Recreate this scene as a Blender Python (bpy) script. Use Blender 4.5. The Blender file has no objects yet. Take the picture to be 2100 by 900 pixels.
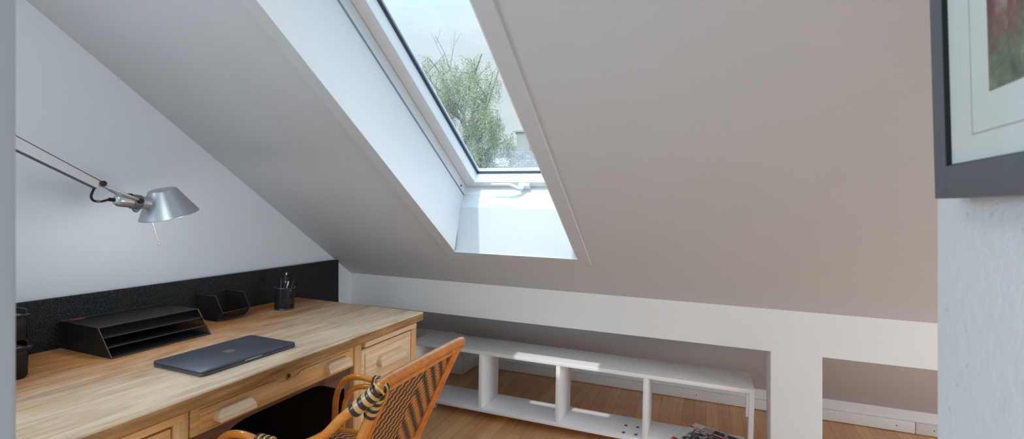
import bpy, bmesh, math, random
from mathutils import Vector, Matrix
R = random.Random(7)
C = bpy.context.scene.collection
K = 0.0213                      # the old attic floor falls this much per metre towards +X
TILT = math.atan(K)
H = 1.27                        # eye height
TAN = 0.689                     # roof pitch
NY, NZ = TAN / math.hypot(1, TAN), 1 / math.hypot(1, TAN)
X = Vector((1, 0, 0)); Y = Vector((0, 1, 0)); Z = Vector((0, 0, 1))
def cz(y): return 2.562 - TAN * y                       # sloping ceiling height above the floor
def SL(x, y, o): return Vector((x, y + NY * o, cz(y) + NZ * o))   # point a distance o outward from the slope

# ------------------------------------------------------------------ materials
def lin(c):
    return tuple((v / 12.92 if v <= .04045 else ((v + .055) / 1.055) ** 2.4) for v in (c[0] / 255, c[1] / 255, c[2] / 255)) + (1,)
class NT:
    def __init__(s, name):
        s.m = bpy.data.materials.new(name); s.m.use_nodes = True
        s.t = s.m.node_tree; s.b = s.t.nodes['Principled BSDF']; s.out = s.t.nodes['Material Output']
    def n(s, typ, **kw):
        nd = s.t.nodes.new(typ)
        for k, v in kw.items():
            if k.startswith('i_'): nd.inputs[k[2:].replace('_', ' ')].default_value = v
            else: setattr(nd, k, v)
        return nd
    def l(s, a, b): s.t.links.new(a, b)
    def coord(s, scale=(1, 1, 1), kind='Object', rot=(0, 0, 0)):
        tc = s.n('ShaderNodeTexCoord'); mp = s.n('ShaderNodeMapping')
        mp.inputs['Scale'].default_value = scale; mp.inputs['Rotation'].default_value = rot
        s.l(tc.outputs[kind], mp.inputs['Vector']); return mp.outputs['Vector']
    def noise(s, vec, scale, detail=4, rough=.55, dist=0):
        nd = s.n('ShaderNodeTexNoise'); nd.inputs['Scale'].default_value = scale; nd.inputs['Detail'].default_value = detail
        nd.inputs['Roughness'].default_value = rough; nd.inputs['Distortion'].default_value = dist
        s.l(vec, nd.inputs['Vector']); return nd.outputs['Fac']
    def ramp(s, fac, stops):
        nd = s.n('ShaderNodeValToRGB'); e = nd.color_ramp.elements
        while len(e) < len(stops): e.new(.5)
        for q, (p, c) in zip(e, stops): q.position = p; q.color = c
        s.l(fac, nd.inputs['Fac']); return nd.outputs['Color']
    def math(s, op, a, b=None, c=None):
        nd = s.n('ShaderNodeMath', operation=op)
        for i, v in enumerate((a, b, c)):
            if v is None: continue
            if isinstance(v, (int, float)): nd.inputs[i].default_value = v
            else: s.l(v, nd.inputs[i])
        return nd.outputs[0]
    def mix(s, fac, a, b, mode='MIX'):
        nd = s.n('ShaderNodeMix', data_type='RGBA', blend_type=mode)
        for idx, v in ((0, fac), (6, a), (7, b)):
            if isinstance(v, (int, float)): nd.inputs[idx].default_value = v
            elif isinstance(v, tuple): nd.inputs[idx].default_value = v
            else: s.l(v, nd.inputs[idx])
        return nd.outputs[2]
    def bump(s, h, strength=.2, dist=.002):
        nd = s.n('ShaderNodeBump'); nd.inputs['Strength'].default_value = strength; nd.inputs['Distance'].default_value = dist
        s.l(h, nd.inputs['Height']); s.l(nd.outputs['Normal'], s.b.inputs['Normal'])
    def col(s, c):
        if isinstance(c, tuple): s.b.inputs['Base Color'].default_value = c
        else: s.l(c, s.b.inputs['Base Color'])
    def set(s, rough=.5, metal=0, spec=.5, coat=0):
        s.b.inputs['Roughness'].default_value = rough; s.b.inputs['Metallic'].default_value = metal
        s.b.inputs['Specular IOR Level'].default_value = spec; s.b.inputs['Coat Weight'].default_value = coat
        return s
def plain(name, rgb, rough=.5, metal=0, spec=.5, coat=0, var=.04, scale=30):
    t = NT(name).set(rough, metal, spec, coat); c = lin(rgb)
    d = tuple(v * (1 - var) for v in c[:3]) + (1,)
    t.col(t.ramp(t.noise(t.coord(), scale, 2), [(.3, d), (.7, c)])); return t.m
def plaster(name, rgb, bump=.25, scale=220, spots=None):
    t = NT(name).set(.85, 0, .3); c = lin(rgb); v = t.coord()
    base = t.ramp(t.noise(v, 3, 3), [(.3, tuple(q * .97 for q in c[:3]) + (1,)), (.7, c)])
    if spots:
        sp = t.ramp(t.noise(v, 60, 3, .6), [(.66, (0, 0, 0, 1)), (.72, (1, 1, 1, 1))])
        base = t.mix(sp, base, lin(spots))
    t.col(base); t.bump(t.noise(v, scale, 5, .6), bump, .003); return t.m
def wood(name, stops, axis='Y', rough=.5, fine=70, along=2.2, bump=.15, coat=0, spec=.4):
    t = NT(name).set(rough, 0, spec, coat)
    sc = {'X': (along, fine, fine), 'Y': (fine, along, fine), 'Z': (fine, fine, along)}[axis]
    sc2 = tuple(q / 6 for q in sc)
    a = t.noise(t.coord(sc), 1, 6, .65); b = t.noise(t.coord(sc2), 1, 4, .5, .6)
    f = t.math('ADD', t.math('MULTIPLY', a, .6), t.math('MULTIPLY', b, .4))
    t.col(t.ramp(f, [(p, lin(c)) for p, c in stops])); t.bump(a, bump, .001); return t.m
def mesh_metal(name, rgb, open_=.35, pitch=.0022):
    t = NT(name).set(.45, .2); t.col(lin(rgb)); v = t.coord()
    w = 2 * math.pi / pitch
    sx = t.n('ShaderNodeSeparateXYZ'); t.l(v, sx.inputs[0])
    s = None
    for o in sx.outputs:
        q = t.math('SINE', t.math('MULTIPLY', o, w)); s = q if s is None else t.math('ADD', s, q)
    hole = t.math('MULTIPLY', t.math('GREATER_THAN', s, .1), open_ * 2)
    tr = t.n('ShaderNodeBsdfTransparent'); mx = t.n('ShaderNodeMixShader')
    t.l(hole, mx.inputs[0]); t.l(t.b.outputs[0], mx.inputs[1]); t.l(tr.outputs[0], mx.inputs[2]); t.l(mx.outputs[0], t.out.inputs[0])
    return t.m

M = {}
M['ceiling'] = plaster('ceiling_paint', (203, 209, 216), .12, 160)
M['wall'] = plaster('wall_paint', (216, 224, 232), .35, 130)
M['knee'] = plaster('knee_paint', (234, 236, 237), .06, 90)
M['rough'] = plaster('roughcast_paint', (230, 237, 242), .9, 55, (196, 202, 208))
M['gloss_white'] = plain('white_lacquer', (236, 238, 240), .35, 0, .4, 0, .01)
M['lower_lining'] = plain('lower_lining_dimmed', (212, 216, 220), .5, 0, .4, 0, .01)  # the white lacquer, darkened so the sunlit lower lining does not burn out
M['skirting'] = plain('skirting_paint', (226, 225, 222), .4, 0, .4, 0, .02)
M['door'] = plain('door_lacquer', (196, 202, 208), .35, 0, .4, 0, .01)
M['gasket'] = plain('gasket', (70, 80, 92), .6)
M['alu_strip'] = plain('alu_strip', (150, 165, 185), .35, .6)
M['black_plastic'] = plain('black_plastic', (16, 16, 18), .35)
M['black_gloss'] = plain('black_gloss', (9, 9, 11), .22)
M['black_wire'] = plain('black_wire', (74, 77, 88), .3, .7)
M['wire_dark'] = plain('dark_wire', (30, 31, 35), .4, .4)
M['brassy_highlight'] = plain('edge_highlight', (112, 90, 60), .35, .6)  # brassy highlight put into the colour of the tray's front wires
M['mesh'] = mesh_metal('black_mesh', (44, 42, 40), .42)
M['mesh_open'] = mesh_metal('black_mesh_open', (34, 34, 38), .42)
M['alu'] = plain('satin_aluminium', (190, 194, 198), .34, .9, .5, 0, .02)
M['alu_arm'] = plain('polished_aluminium', (222, 226, 230), .22, .95, .5, 0, .02)
M['alu_clip'] = plain('grey_metal', (122, 126, 132), .45, .6)
M['steel'] = plain('steel', (150, 150, 148), .28, 1)
M['brass'] = plain('old_brass', (150, 130, 95), .35, .9)
M['laptop'] = plain('laptop_metal', (92, 97, 108), .38, .65, .5, 0, .02)
M['laptop_logo'] = plain('logo_metal', (132, 132, 136), .25, .8)
M['rubber'] = plain('rubber', (14, 14, 14), .7)
M['caster'] = plain('caster_plastic', (205, 208, 212), .35)
M['frame'] = plain('frame_grey', (94, 102, 112), .42, .1, .5)
M['frame_black'] = plain('frame_black', (10, 10, 12), .5)
M['mat'] = plain('passepartout', (218, 226, 224), .7)
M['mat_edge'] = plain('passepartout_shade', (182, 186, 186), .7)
M['paper'] = plain('paper', (215, 215, 215), .6)
M['red'] = plain('red_print', (196, 30, 44), .5)
M['text_white'] = plain('white_print', (240, 235, 232), .5)
M['eraser'] = plain('eraser', (215, 215, 215), .6)
M['pen_black'] = plain('pen_black', (24, 24, 27), .3)
M['pen_grey'] = plain('pen_grey', (92, 96, 104), .25, .4)
M['gold'] = plain('pen_gold', (190, 160, 105), .3, .7)
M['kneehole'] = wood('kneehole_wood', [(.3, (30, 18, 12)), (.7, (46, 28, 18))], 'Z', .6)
M['oak_x'] = wood('oak_x', [(.25, (128, 84, 46)), (.5, (172, 122, 74)), (.75, (196, 150, 100))], 'X')
M['oak_y'] = wood('oak_y', [(.32, (176, 122, 70)), (.47, (222, 172, 112)), (.66, (238, 200, 146))], 'Y', .45, 110, 4)
M['oak_bleached'] = wood('oak_bleached', [(.32, (200, 158, 114)), (.47, (234, 202, 160)), (.66, (246, 224, 190))], 'Y', .45, 110, 4)
M['oak_z'] = wood('oak_z', [(.32, (168, 118, 72)), (.47, (214, 166, 112)), (.66, (234, 192, 142))], 'Z', .45, 110, 4)
M['oak_dark'] = wood('oak_dark', [(.3, (84, 54, 38)), (.5, (122, 86, 64)), (.7, (158, 120, 96))], 'Y', .6)
M['oak_pale'] = wood('oak_pale', [(.3, (186, 148, 112)), (.5, (222, 190, 154)), (.7, (238, 214, 184))], 'Y', .55)
M['rattan'] = wood('rattan_pole', [(.3, (166, 92, 32)), (.5, (206, 126, 50)), (.72, (228, 162, 86))], 'X', .22, 26, 5, .05, .6)
M['cane'] = plain('cane_light', (206, 164, 96), .32, 0, .5, .2, .1, 60)
M['cane_dark'] = plain('cane_dark', (38, 36, 38), .3, 0, .5, .2)
M['white_wash'] = wood('white_wash', [(.25, (222, 220, 220)), (.42, (240, 240, 242)), (.8, (246, 246, 248))], 'X', .5, 40, 2.5, .1)
M['white_wash_z'] = wood('white_wash_z', [(.25, (220, 218, 218)), (.42, (238, 238, 240)), (.8, (246, 246, 248))], 'Z', .5, 40, 2.5, .1)
# worn oak table top: orange varnish left at the back, rubbed pale towards the sitter
t = NT('oak_table_top').set(.5, 0, .35)
g = t.noise(t.coord((70, 5, 60)), 1, 7, .7); g2 = t.noise(t.coord((10, 2.2, 9)), 1, 4, .55, .8); g3 = t.noise(t.coord((6, 1.9, 1)), 1, 5, .65, .8)
f = t.math('ADD', t.math('MULTIPLY', g, .6), t.math('MULTIPLY', g2, .4))
pale = t.ramp(f, [(.34, lin((166, 134, 102))), (.48, lin((212, 184, 152))), (.62, lin((230, 207, 178)))])
orng = t.ramp(f, [(.34, lin((142, 84, 38))), (.48, lin((186, 122, 64))), (.62, lin((212, 158, 100)))])
sx = t.n('ShaderNodeSeparateXYZ'); t.l(t.coord(), sx.inputs[0])
wear = t.math('ADD', t.math('MULTIPLY', sx.outputs[0], 1.9), t.math('MULTIPLY', t.math('SUBTRACT', g3, .5), 2.4))
wear = t.math('ADD', wear, t.math('MULTIPLY', sx.outputs[1], .25))
wear = t.math('ADD', wear, .56)
nd = t.n('ShaderNodeClamp'); t.l(wear, nd.inputs[0])
eg = t.ramp(f, [(.34, lin((120, 84, 46))), (.5, lin((168, 126, 76))), (.64, lin((196, 158, 108)))])
em = t.math('LESS_THAN', sx.outputs[2], .7395)          # the varnish survived on the edges
t.col(t.mix(em, t.mix(nd.outputs[0], orng, pale), eg)); t.bump(g, .2, .001); M['oak_top'] = t.m
# strip parquet
t = NT('beech_parquet').set(.3, 0, .4, .15)
v = t.coord((1, 1, 1), rot=(0, 0, math.pi / 2))
br = t.n('ShaderNodeTexBrick', offset=.37, offset_frequency=2, squash=1)
br.inputs['Scale'].default_value = 1; br.inputs['Brick Width'].default_value = .42; br.inputs['Row Height'].default_value = .068
br.inputs['Mortar Size'].default_value = .0007; br.inputs['Mortar Smooth'].default_value = .3; br.inputs['Bias'].default_value = 0
br.inputs['Color1'].default_value = lin((230, 182, 132)); br.inputs['Color2'].default_value = lin((208, 154, 106)); br.inputs['Mortar'].default_value = lin((120, 78, 46))
t.l(v, br.inputs['Vector'])
gr = t.ramp(t.noise(t.coord((45, 2, 1)), 1, 5, .6), [(.25, (.82, .8, .78, 1)), (.75, (1.08, 1.06, 1.04, 1))])
t.col(t.mix(1.0, br.outputs['Color'], gr, 'MULTIPLY')); M['floor'] = t.m
# felt
t = NT('charcoal_felt').set(.95, 0, .15); n_ = t.noise(t.coord(), 260, 3, .8)
t.col(t.ramp(n_, [(.38, lin((20, 21, 24))), (.52, lin((42, 44, 46))), (.66, lin((74, 76, 77)))])); t.bump(n_, .5, .002); M['felt'] = t.m
# glass
t = NT('window_glass'); tr = t.n('ShaderNodeBsdfTransparent'); tr.inputs[0].default_value = (.96, .985, 1, 1)
gl = t.n('ShaderNodeBsdfGlossy'); gl.inputs['Roughness'].default_value = .02; fr = t.n('ShaderNodeLayerWeight'); fr.inputs[0].default_value = .5; fo_g = t.math('MULTIPLY_ADD', t.math('POWER', fr.outputs['Facing'], 4.0), .5, .035)
mx = t.n('ShaderNodeMixShader'); t.l(fo_g, mx.inputs[0]); t.l(tr.outputs[0], mx.inputs[1]); t.l(gl.outputs[0], mx.inputs[2]); t.l(mx.outputs[0], t.out.inputs[0]); M['glass'] = t.m
# woven cane in a chevron
def weave(name, fl, fr_, slope, rope):
    t = NT(name).set(.4, 0, .45, .1)
    uv = t.n('ShaderNodeUVMap'); sx = t.n('ShaderNodeSeparateXYZ'); t.l(uv.outputs[0], sx.inputs[0]); u, v = sx.outputs[0], sx.outputs[1]
    side = t.math('GREATER_THAN', u, 0.0)
    sl = t.math('MULTIPLY_ADD', side, -.38, slope)
    d = t.math('ADD', v, t.math('MULTIPLY', t.math('ABSOLUTE', u), sl))
    fq = t.math('ADD', fl, t.math('MULTIPLY', side, fr_ - fl))
    along = t.math('SUBTRACT', t.math('ABSOLUTE', u), t.math('MULTIPLY', v, sl))
    zig = t.math('MULTIPLY', t.math('PINGPONG', t.math('MULTIPLY', along, 64), 1), rope)
    ph = t.math('FRACT', t.math('ADD', t.math('MULTIPLY', d, fq), zig))
    blk = t.math('GREATER_THAN', ph, .52)
    fine = t.math('SINE', t.math('MULTIPLY', along, 1300)); fine2 = t.math('SINE', t.math('MULTIPLY', d, 1100))
    shade = t.math('MULTIPLY_ADD', t.math('ADD', fine, fine2), .12, .85)
    a = t.ramp(t.noise(t.coord(), 90, 2), [(.3, lin((196, 124, 58))), (.7, lin((222, 150, 80)))])
    b = t.ramp(t.noise(t.coord(), 90, 2), [(.3, lin((40, 37, 34))), (.7, lin((72, 66, 54)))])
    c = t.mix(blk, a, b); cc = t.n('ShaderNodeCombineColor'); [t.l(shade, cc.inputs[i]) for i in range(3)]
    t.col(t.mix(1.0, c, cc.outputs[0], 'MULTIPLY')); t.bump(t.math('ADD', fine, fine2), .5, .001); return t.m
M['weave'] = weave('woven_cane', 23, 19, 1.45, .3)
M['weave_seat'] = weave('woven_cane_seat', 34, 34, .9, .4)
t = NT('lit_bulb'); t.col(lin((250, 244, 232))); t.b.inputs['Emission Color'].default_value = (1, .93, .84, 1); t.b.inputs['Emission Strength'].default_value = 6; M['bulb'] = t.m
# neighbour's roof, bark, leaves, lawn
t = NT('roof_tiles').set(.7); br = t.n('ShaderNodeTexBrick'); br.inputs['Scale'].default_value = 1; br.inputs['Brick Width'].default_value = .35; br.inputs['Row Height'].default_value = .3
br.inputs['Color1'].default_value = lin((122, 120, 118)); br.inputs['Color2'].default_value = lin((104, 102, 101)); br.inputs['Mortar'].default_value = lin((84, 82, 80)); br.inputs['Mortar Size'].default_value = .02
t.l(t.coord(), br.inputs['Vector']); t.col(br.outputs['Color']); M['tiles'] = t.m
M['render'] = plaster('house_render', (150, 146, 140), .1, 20)
M['bark'] = plain('birch_bark', (158, 152, 148), .8, 0, .2, 0, .4, 8)
t = NT('birch_leaf').set(.6, 0, .3); t.col(t.ramp(t.noise(t.coord(), 1.2, 3), [(.3, lin((126, 134, 104))), (.6, lin((152, 158, 128))), (.8, lin((176, 178, 156)))])); M['leaf'] = t.m
M['lawn'] = plain('lawn', (92, 116, 62), .9, 0, .2, 0, .3, 2)
# artwork in the frame, book cover
t = NT('painted_meadow').set(.6); v = t.coord(); n1 = t.noise(v, 38, 5, .65, 1.0); n2 = t.noise(t.coord((1, 3, 1)), 22, 4, .6, .5)
cg = t.ramp(n1, [(.3, lin((84, 96, 84))), (.5, lin((112, 124, 104))), (.7, lin((146, 154, 132)))])
cr = t.ramp(n2, [(.38, lin((78, 76, 76))), (.55, lin((140, 74, 78))), (.68, lin((152, 154, 146)))])
sx = t.n('ShaderNodeSeparateXYZ'); t.l(t.coord(), sx.inputs[0])
mk = t.n('ShaderNodeMapRange'); mk.inputs[1].default_value = .125; mk.inputs[2].default_value = .175; t.l(sx.outputs[2], mk.inputs[0])
t.col(t.mix(mk.outputs[0], cg, cr)); M['art'] = t.m
t = NT('cover_photo').set(.35, 0, .4, .1); n1 = t.noise(t.coord((30, 14, 1)), 1, 6, .7, 1.5); n2 = t.noise(t.coord((4, 26, 1)), 1, 2, .4)
a = t.ramp(n1, [(.44, lin((20, 22, 28))), (.5, lin((86, 90, 98))), (.58, lin((206, 208, 212)))])
M['cover'] = (t.col(a), t.m)[1]
t = NT('cover_facade').set(.35, 0, .4, .1); n2 = t.noise(t.coord((26, 5, 1)), 1, 2, .4)
t.col(t.ramp(n2, [(.42, lin((36, 36, 40))), (.5, lin((54, 54, 58))), (.53, lin((168, 168, 174)))])); M['facade'] = t.m

# ------------------------------------------------------------------ mesh builder
class MB:
    def __init__(s, xf=None): s.bm = bmesh.new(); s.xf = xf; s.uv = None
    def add(s, verts, faces, uvs=None):
        if s.xf: verts = [s.xf(Vector(p)) for p in verts]
        vs = [s.bm.verts.new(p) for p in verts]
        for i, f in enumerate(faces):
            try: fc = s.bm.faces.new([vs[j] for j in f])
            except ValueError: continue
            if uvs:
                if s.uv is None: s.uv = s.bm.loops.layers.uv.new('UVMap')
                for lp, j in zip(fc.loops, f): lp[s.uv].uv = uvs[j]
        return s
    def take(s, bm2, mat=None):
        bm2.verts.index_update()
        vs = [(mat @ v.co if mat else v.co.copy()) for v in bm2.verts]
        fs = [[v.index for v in f.verts] for f in bm2.faces]; bm2.free()
        return s.add(vs, fs)
    def box(s, lo, hi, bev=0, seg=2, mat=None, only=None):
        b = bmesh.new(); bmesh.ops.create_cube(b, size=1)
        lo, hi = Vector(lo), Vector(hi)
        for v in b.verts: v.co = Vector([lo[i] + (v.co[i] + .5) * (hi[i] - lo[i]) for i in range(3)])
        if bev:
            ed = [e for e in b.edges if only is None or only(e)]
            bmesh.ops.bevel(b, geom=ed, offset=bev, segments=seg, profile=.5, affect='EDGES')
        return s.take(b, mat)
    def prism(s, poly, axis, a, b, bev=0, seg=2, mat=None):
        """polygon (2D) extruded along axis from a to b; axis 'x': poly=(y,z), 'y': (x,z), 'z': (x,y)"""
        def p3(p, h): return {'x': (h, p[0], p[1]), 'y': (p[0], h, p[1]), 'z': (p[0], p[1], h)}[axis]
        bm2 = bmesh.new(); A = [bm2.verts.new(p3(p, a)) for p in poly]; B = [bm2.verts.new(p3(p, b)) for p in poly]; n = len(poly)
        bm2.faces.new(A); bm2.faces.new(B[::-1])
        for i in range(n): bm2.faces.new((A[i], B[i], B[(i + 1) % n], A[(i + 1) % n]))
        bmesh.ops.recalc_face_normals(bm2, faces=bm2.faces)
        if bev: bmesh.ops.bevel(bm2, geom=list(bm2.edges), offset=bev, segments=seg, profile=.5, affect='EDGES')
        return s.take(bm2, mat)
    def hexa(s, p):   # eight corners: bottom loop 0-3, top loop 4-7
        return s.add(p, [(3, 2, 1, 0), (4, 5, 6, 7), (0, 1, 5, 4), (1, 2, 6, 5), (2, 3, 7, 6), (3, 0, 4, 7)])
    def sbox(s, x0, x1, y0, y1, o0, o1):
        return s.hexa([SL(x0, y0, o0), SL(x1, y0, o0), SL(x1, y1, o0), SL(x0, y1, o0), SL(x0, y0, o1), SL(x1, y0, o1), SL(x1, y1, o1), SL(x0, y1, o1)])
    def lathe(s, prof, base=(0, 0, 0), axis=(0, 0, 1), seg=32, close=False, caps=True):
        """prof: (radius, height) along axis"""
        axis = Vector(axis).normalized(); q = Z.rotation_difference(axis).to_matrix(); base = Vector(base); vs = []; fs = []
        n = len(prof)
        for r, h in prof:
            for k in range(seg):
                a = 2 * math.pi * k / seg; vs.append(base + q @ Vector((r * math.cos(a), r * math.sin(a), h)))
        for i in range(n if close else n - 1):
            j = (i + 1) % n
            for k in range(seg):
                k2 = (k + 1) % seg; fs.append((i * seg + k, i * seg + k2, j * seg + k2, j * seg + k))
        if not close and caps:
            if prof[0][0] > 1e-5: fs.append(tuple(range(seg))[::-1])
            if prof[-1][0] > 1e-5: fs.append(tuple((n - 1) * seg + k for k in range(seg)))
        return s.add(vs, fs)
    def tube(s, pts, r, seg=12, smooth=0, closed=False):
        pts = [Vector(p) for p in pts]
        rs = list(r) if isinstance(r, (list, tuple)) else [r] * len(pts)
        if smooth:
            P, RR = [], []; n = len(pts)
            rng = range(n if closed else n - 1)
            for i in rng:
                g = (lambda k: pts[k % n]) if closed else (lambda k: pts[max(0, min(n - 1, k))])
                a, b, c, d = g(i - 1), g(i), g(i + 1), g(i + 2)
                for k in range(smooth):
                    t = k / smooth
                    P.append(.5 * ((2 * b) + (c - a) * t + (2 * a - 5 * b + 4 * c - d) * t * t + (3 * b - a - 3 * c + d) * t ** 3))
                    RR.append(rs[i % n] * (1 - t) + rs[(i + 1) % n] * t)
            if not closed: P.append(pts[-1]); RR.append(rs[-1])
            pts, rs = P, RR
        n = len(pts); vs = []; fs = []
        tan = []
        for i in range(n):
            a = pts[(i - 1) % n] if closed or i else pts[0]; b = pts[(i + 1) % n] if closed or i < n - 1 else pts[-1]
            tan.append((b - a).normalized())
        up = X if abs(tan[0].x) < .8 else Z
        nrm = (up - tan[0] * up.dot(tan[0])).normalized()
        for i in range(n):
            nrm = (nrm - tan[i] * nrm.dot(tan[i])).normalized(); bi = tan[i].cross(nrm)
            for k in range(seg):
                a = 2 * math.pi * k / seg; vs.append(pts[i] + (nrm * math.cos(a) + bi * math.sin(a)) * rs[i])
        m = n if closed else n - 1
        for i in range(m):
            j = (i + 1) % n
            for k in range(seg):
                k2 = (k + 1) % seg; fs.append((i * seg + k, i * seg + k2, j * seg + k2, j * seg + k))
        if not closed: fs.append(tuple(range(seg))[::-1]); fs.append(tuple((n - 1) * seg + k for k in range(seg)))
        return s.add(vs, fs)
    def build(s, name, mat, parent=None, smooth=True, angle=35, fix=True):
        if fix: bmesh.ops.recalc_face_normals(s.bm, faces=s.bm.faces)
        me = bpy.data.meshes.new(name); s.bm.to_mesh(me); s.bm.free()
        if smooth:
            for p in me.polygons: p.use_smooth = True
            me.set_sharp_from_angle(angle=math.radians(angle))
        me.materials.append(mat)
        o = bpy.data.objects.new(name, me); C.objects.link(o)
        if parent: o.parent = parent
        return o

def shear(p): return Vector((p.x, p.y, p.z - K * p.x))
def struct(name, mb, mat, parent=None, smooth=True):
    o = mb.build(name, mat, parent, smooth)
    if not parent: o['kind'] = 'structure'
    return o
def floor_matrix(x, y, z, yaw=0):
    """stands a thing on the (slightly falling) floor, z above it"""
    n = Vector((math.sin(TILT), 0, math.cos(TILT)))
    return Matrix.Translation(Vector((x, y, z - K * x))) @ Matrix.Rotation(TILT, 4, 'Y') @ Matrix.Rotation(yaw, 4, 'Z')
def tag(o, label, cat, group=None):
    o['label'] = label; o['category'] = cat
    if group: o['group'] = group
    return o
def thing(name, label, cat, x, y, z=0, yaw=0, group=None):
    o = bpy.data.objects.new(name, None); C.objects.link(o); o.empty_display_size = .1
    o.matrix_world = floor_matrix(x, y, z, yaw); return tag(o, label, cat, group)
def S(): return MB(shear)

# ------------------------------------------------------------------ the attic room
XG, XR, YB = -2.13, 3.0, -2.2
struct('floor', S().box((XG - .15, YB - .1, -.12), (XR + .1, 3.7, 0)), M['floor'], smooth=False)
XL0, XL1 = -1.197, -0.553         # skylight shaft
YT, YBOT = .36, 2.217             # its upper and lower edge on the ceiling
RO = .42                          # roof thickness
c = S()
YTOP = -.27
def slab(x0, x1, y0, y1):
    c.hexa([SL(x0, y0, 0), SL(x1, y0, 0), SL(x1, y1, 0), SL(x0, y1, 0), SL(x0, y0, RO), SL(x1, y0, RO), SL(x1, y1, RO), SL(x0, y1, RO)])
slab(XG - .15, XL0, YTOP, 2.75); slab(XL1, XR + .1, YTOP, 2.75)
pl = lambda y, o: (y + NY * o, cz(y) + NZ * o)
c.prism([pl(2.75, 0), pl(2.75, RO), pl(2.18, RO), pl(2.165, .36), pl(2.165, .29), pl(2.142, .2868), (2.262, 1.2565), pl(YBOT, 0)], 'x', XL0, XL1)
c.prism([pl(YTOP, 0), pl(YT, 0), pl(.755, .287), pl(.735, .29), pl(.735, RO), pl(YTOP, RO)], 'x', XL0, XL1)
# lower lining of the eaves and the flat part towards the ridge
c.prism([(2.70, cz(2.70)), (3.49, .118), (3.95, .118), (3.95, .35), (2.75 + NY * RO, cz(2.75) + NZ * RO), (2.75, cz(2.75))], 'x', XG - .15, XR + .1)
c.box((XG - .15, YB - .1, cz(YTOP)), (XR + .1, YTOP + .01, cz(YTOP) + .3))
struct('ceiling', c, M['ceiling'], smooth=False)
# gable, knee wall with its openings, eaves wall, pillar, partition, room behind
g = S(); gx = (XG - .15, XG); gt = cz(YTOP) + .05; GY0, GY1, GZ0, GZ1 = -1.45, -.35, .85, 2.05
g.prism([(GY1, -.12), (3.7, -.12), (3.7, .3), (2.85, cz(2.75) + .05), (YTOP, gt), (GY1, gt)], 'x', *gx)
g.prism([(YB - .1, -.12), (GY0, -.12), (GY0, gt), (YB - .1, gt)], 'x', *gx)
g.box((gx[0], GY0, -.12), (gx[1], GY1, GZ0)); g.box((gx[0], GY0, GZ1), (gx[1], GY1, gt))
struct('wall_gable', g, M['wall'], smooth=False)
YK, YK2 = 2.535, 2.705
k = S()
kt = lambda y: cz(y) + .02
out_ = [(XG, .62), (.278, .62), (.278, -.01), (.483, -.01), (.483, .62), (XR, .62)]
tp_ = [(XR, kt(YK)), (XG, kt(YK))]; n_k = len(out_) + 2
vk = [(x, YK, z) for x, z in out_ + tp_] + [(x, YK2, z) for x, z in out_] + [(XR, YK2, kt(YK2)), (XG, YK2, kt(YK2))]
fr_ = [(0, 1, 6 + 1), (1, 4, 6, 7), (4, 5, 6), (1, 2, 3, 4)]
k.add(vk, fr_ + [tuple(n_k + i for i in f_[::-1]) for f_ in fr_] + [(i, (i + 1) % n_k, n_k + (i + 1) % n_k, n_k + i) for i in range(n_k)])
struct('wall_knee', k, M['knee'], smooth=False)
struct('wall_eaves', S().box((XG - .15, 3.478, -.05), (XR + .1, 3.62, .135)), M['knee'], smooth=False)
pr = S().prism([(3.235, -.01), (3.5, -.01), (3.5, .13), (3.235, cz(3.235) + .03)], 'x', XG, -1.697)
struct('wall_pier', pr, M['knee'], smooth=False)
def skirt(name, runs):
    b = S()
    for lo, hi in runs: b.box(lo, hi, .004, 2)
    return struct(name, b, M['skirting'])
skirt('baseboard_eaves', [((-1.697, 3.458, .003), (1.118, 3.479, .068)), ((1.121, 3.458, .003), (XR, 3.479, .068))])
skirt('baseboard_pier', [((XG, 3.222, .003), (-1.684, 3.236, .068)), ((-1.698, 3.2225, .003), (-1.684, 3.46, .0675))])
nails = S()
for x in (-.06, 1.03, 1.205): nails.lathe([(.0001, 0), (.0035, 0), (.0035, .002)], (x, 3.4585, .036), (0, -1, 0), 10)
o = nails.build('nail_hole', M['gasket'], bpy.data.objects['baseboard_eaves'])
XP, YP = .272, .776
struct('wall_partition', S().box((XP, -1.0, -.02), (XP + .12, YP, cz(YP) + .01), .006, 3), M['rough'])
w = S(); w.box((XG - .15, YB - .1, -.1), (-2.02, YB, 2.8)); w.box((.12, YB - .1, -.1), (XR + .1, YB, 2.8)); w.box((-2.02, YB - .1, -.1), (.12, YB, .85)); w.box((-2.02, YB - .1, 2.15), (.12, YB, 2.8))
struct('wall_rear', w, M['wall'], smooth=False)
struct('wall_right', S().box((XR, YB - .1, -.1), (XR + .1, 3.7, 2.8)), M['wall'], smooth=False)
# painted door post beside the camera
d = bpy.data.objects.new('door_1', None); C.objects.link(d); d['kind'] = 'structure'
dl = S(); dl.box((-.64, .190, .0), (-.55, .232, 2.10), .006, 4); dl.build('door_jamb', M['door'], d)
dh = S(); dh.box((-.60, .178, .0), (-.56, .191, 2.10), .003, 2); dh.build('door_stop', M['door'], d)

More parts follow.
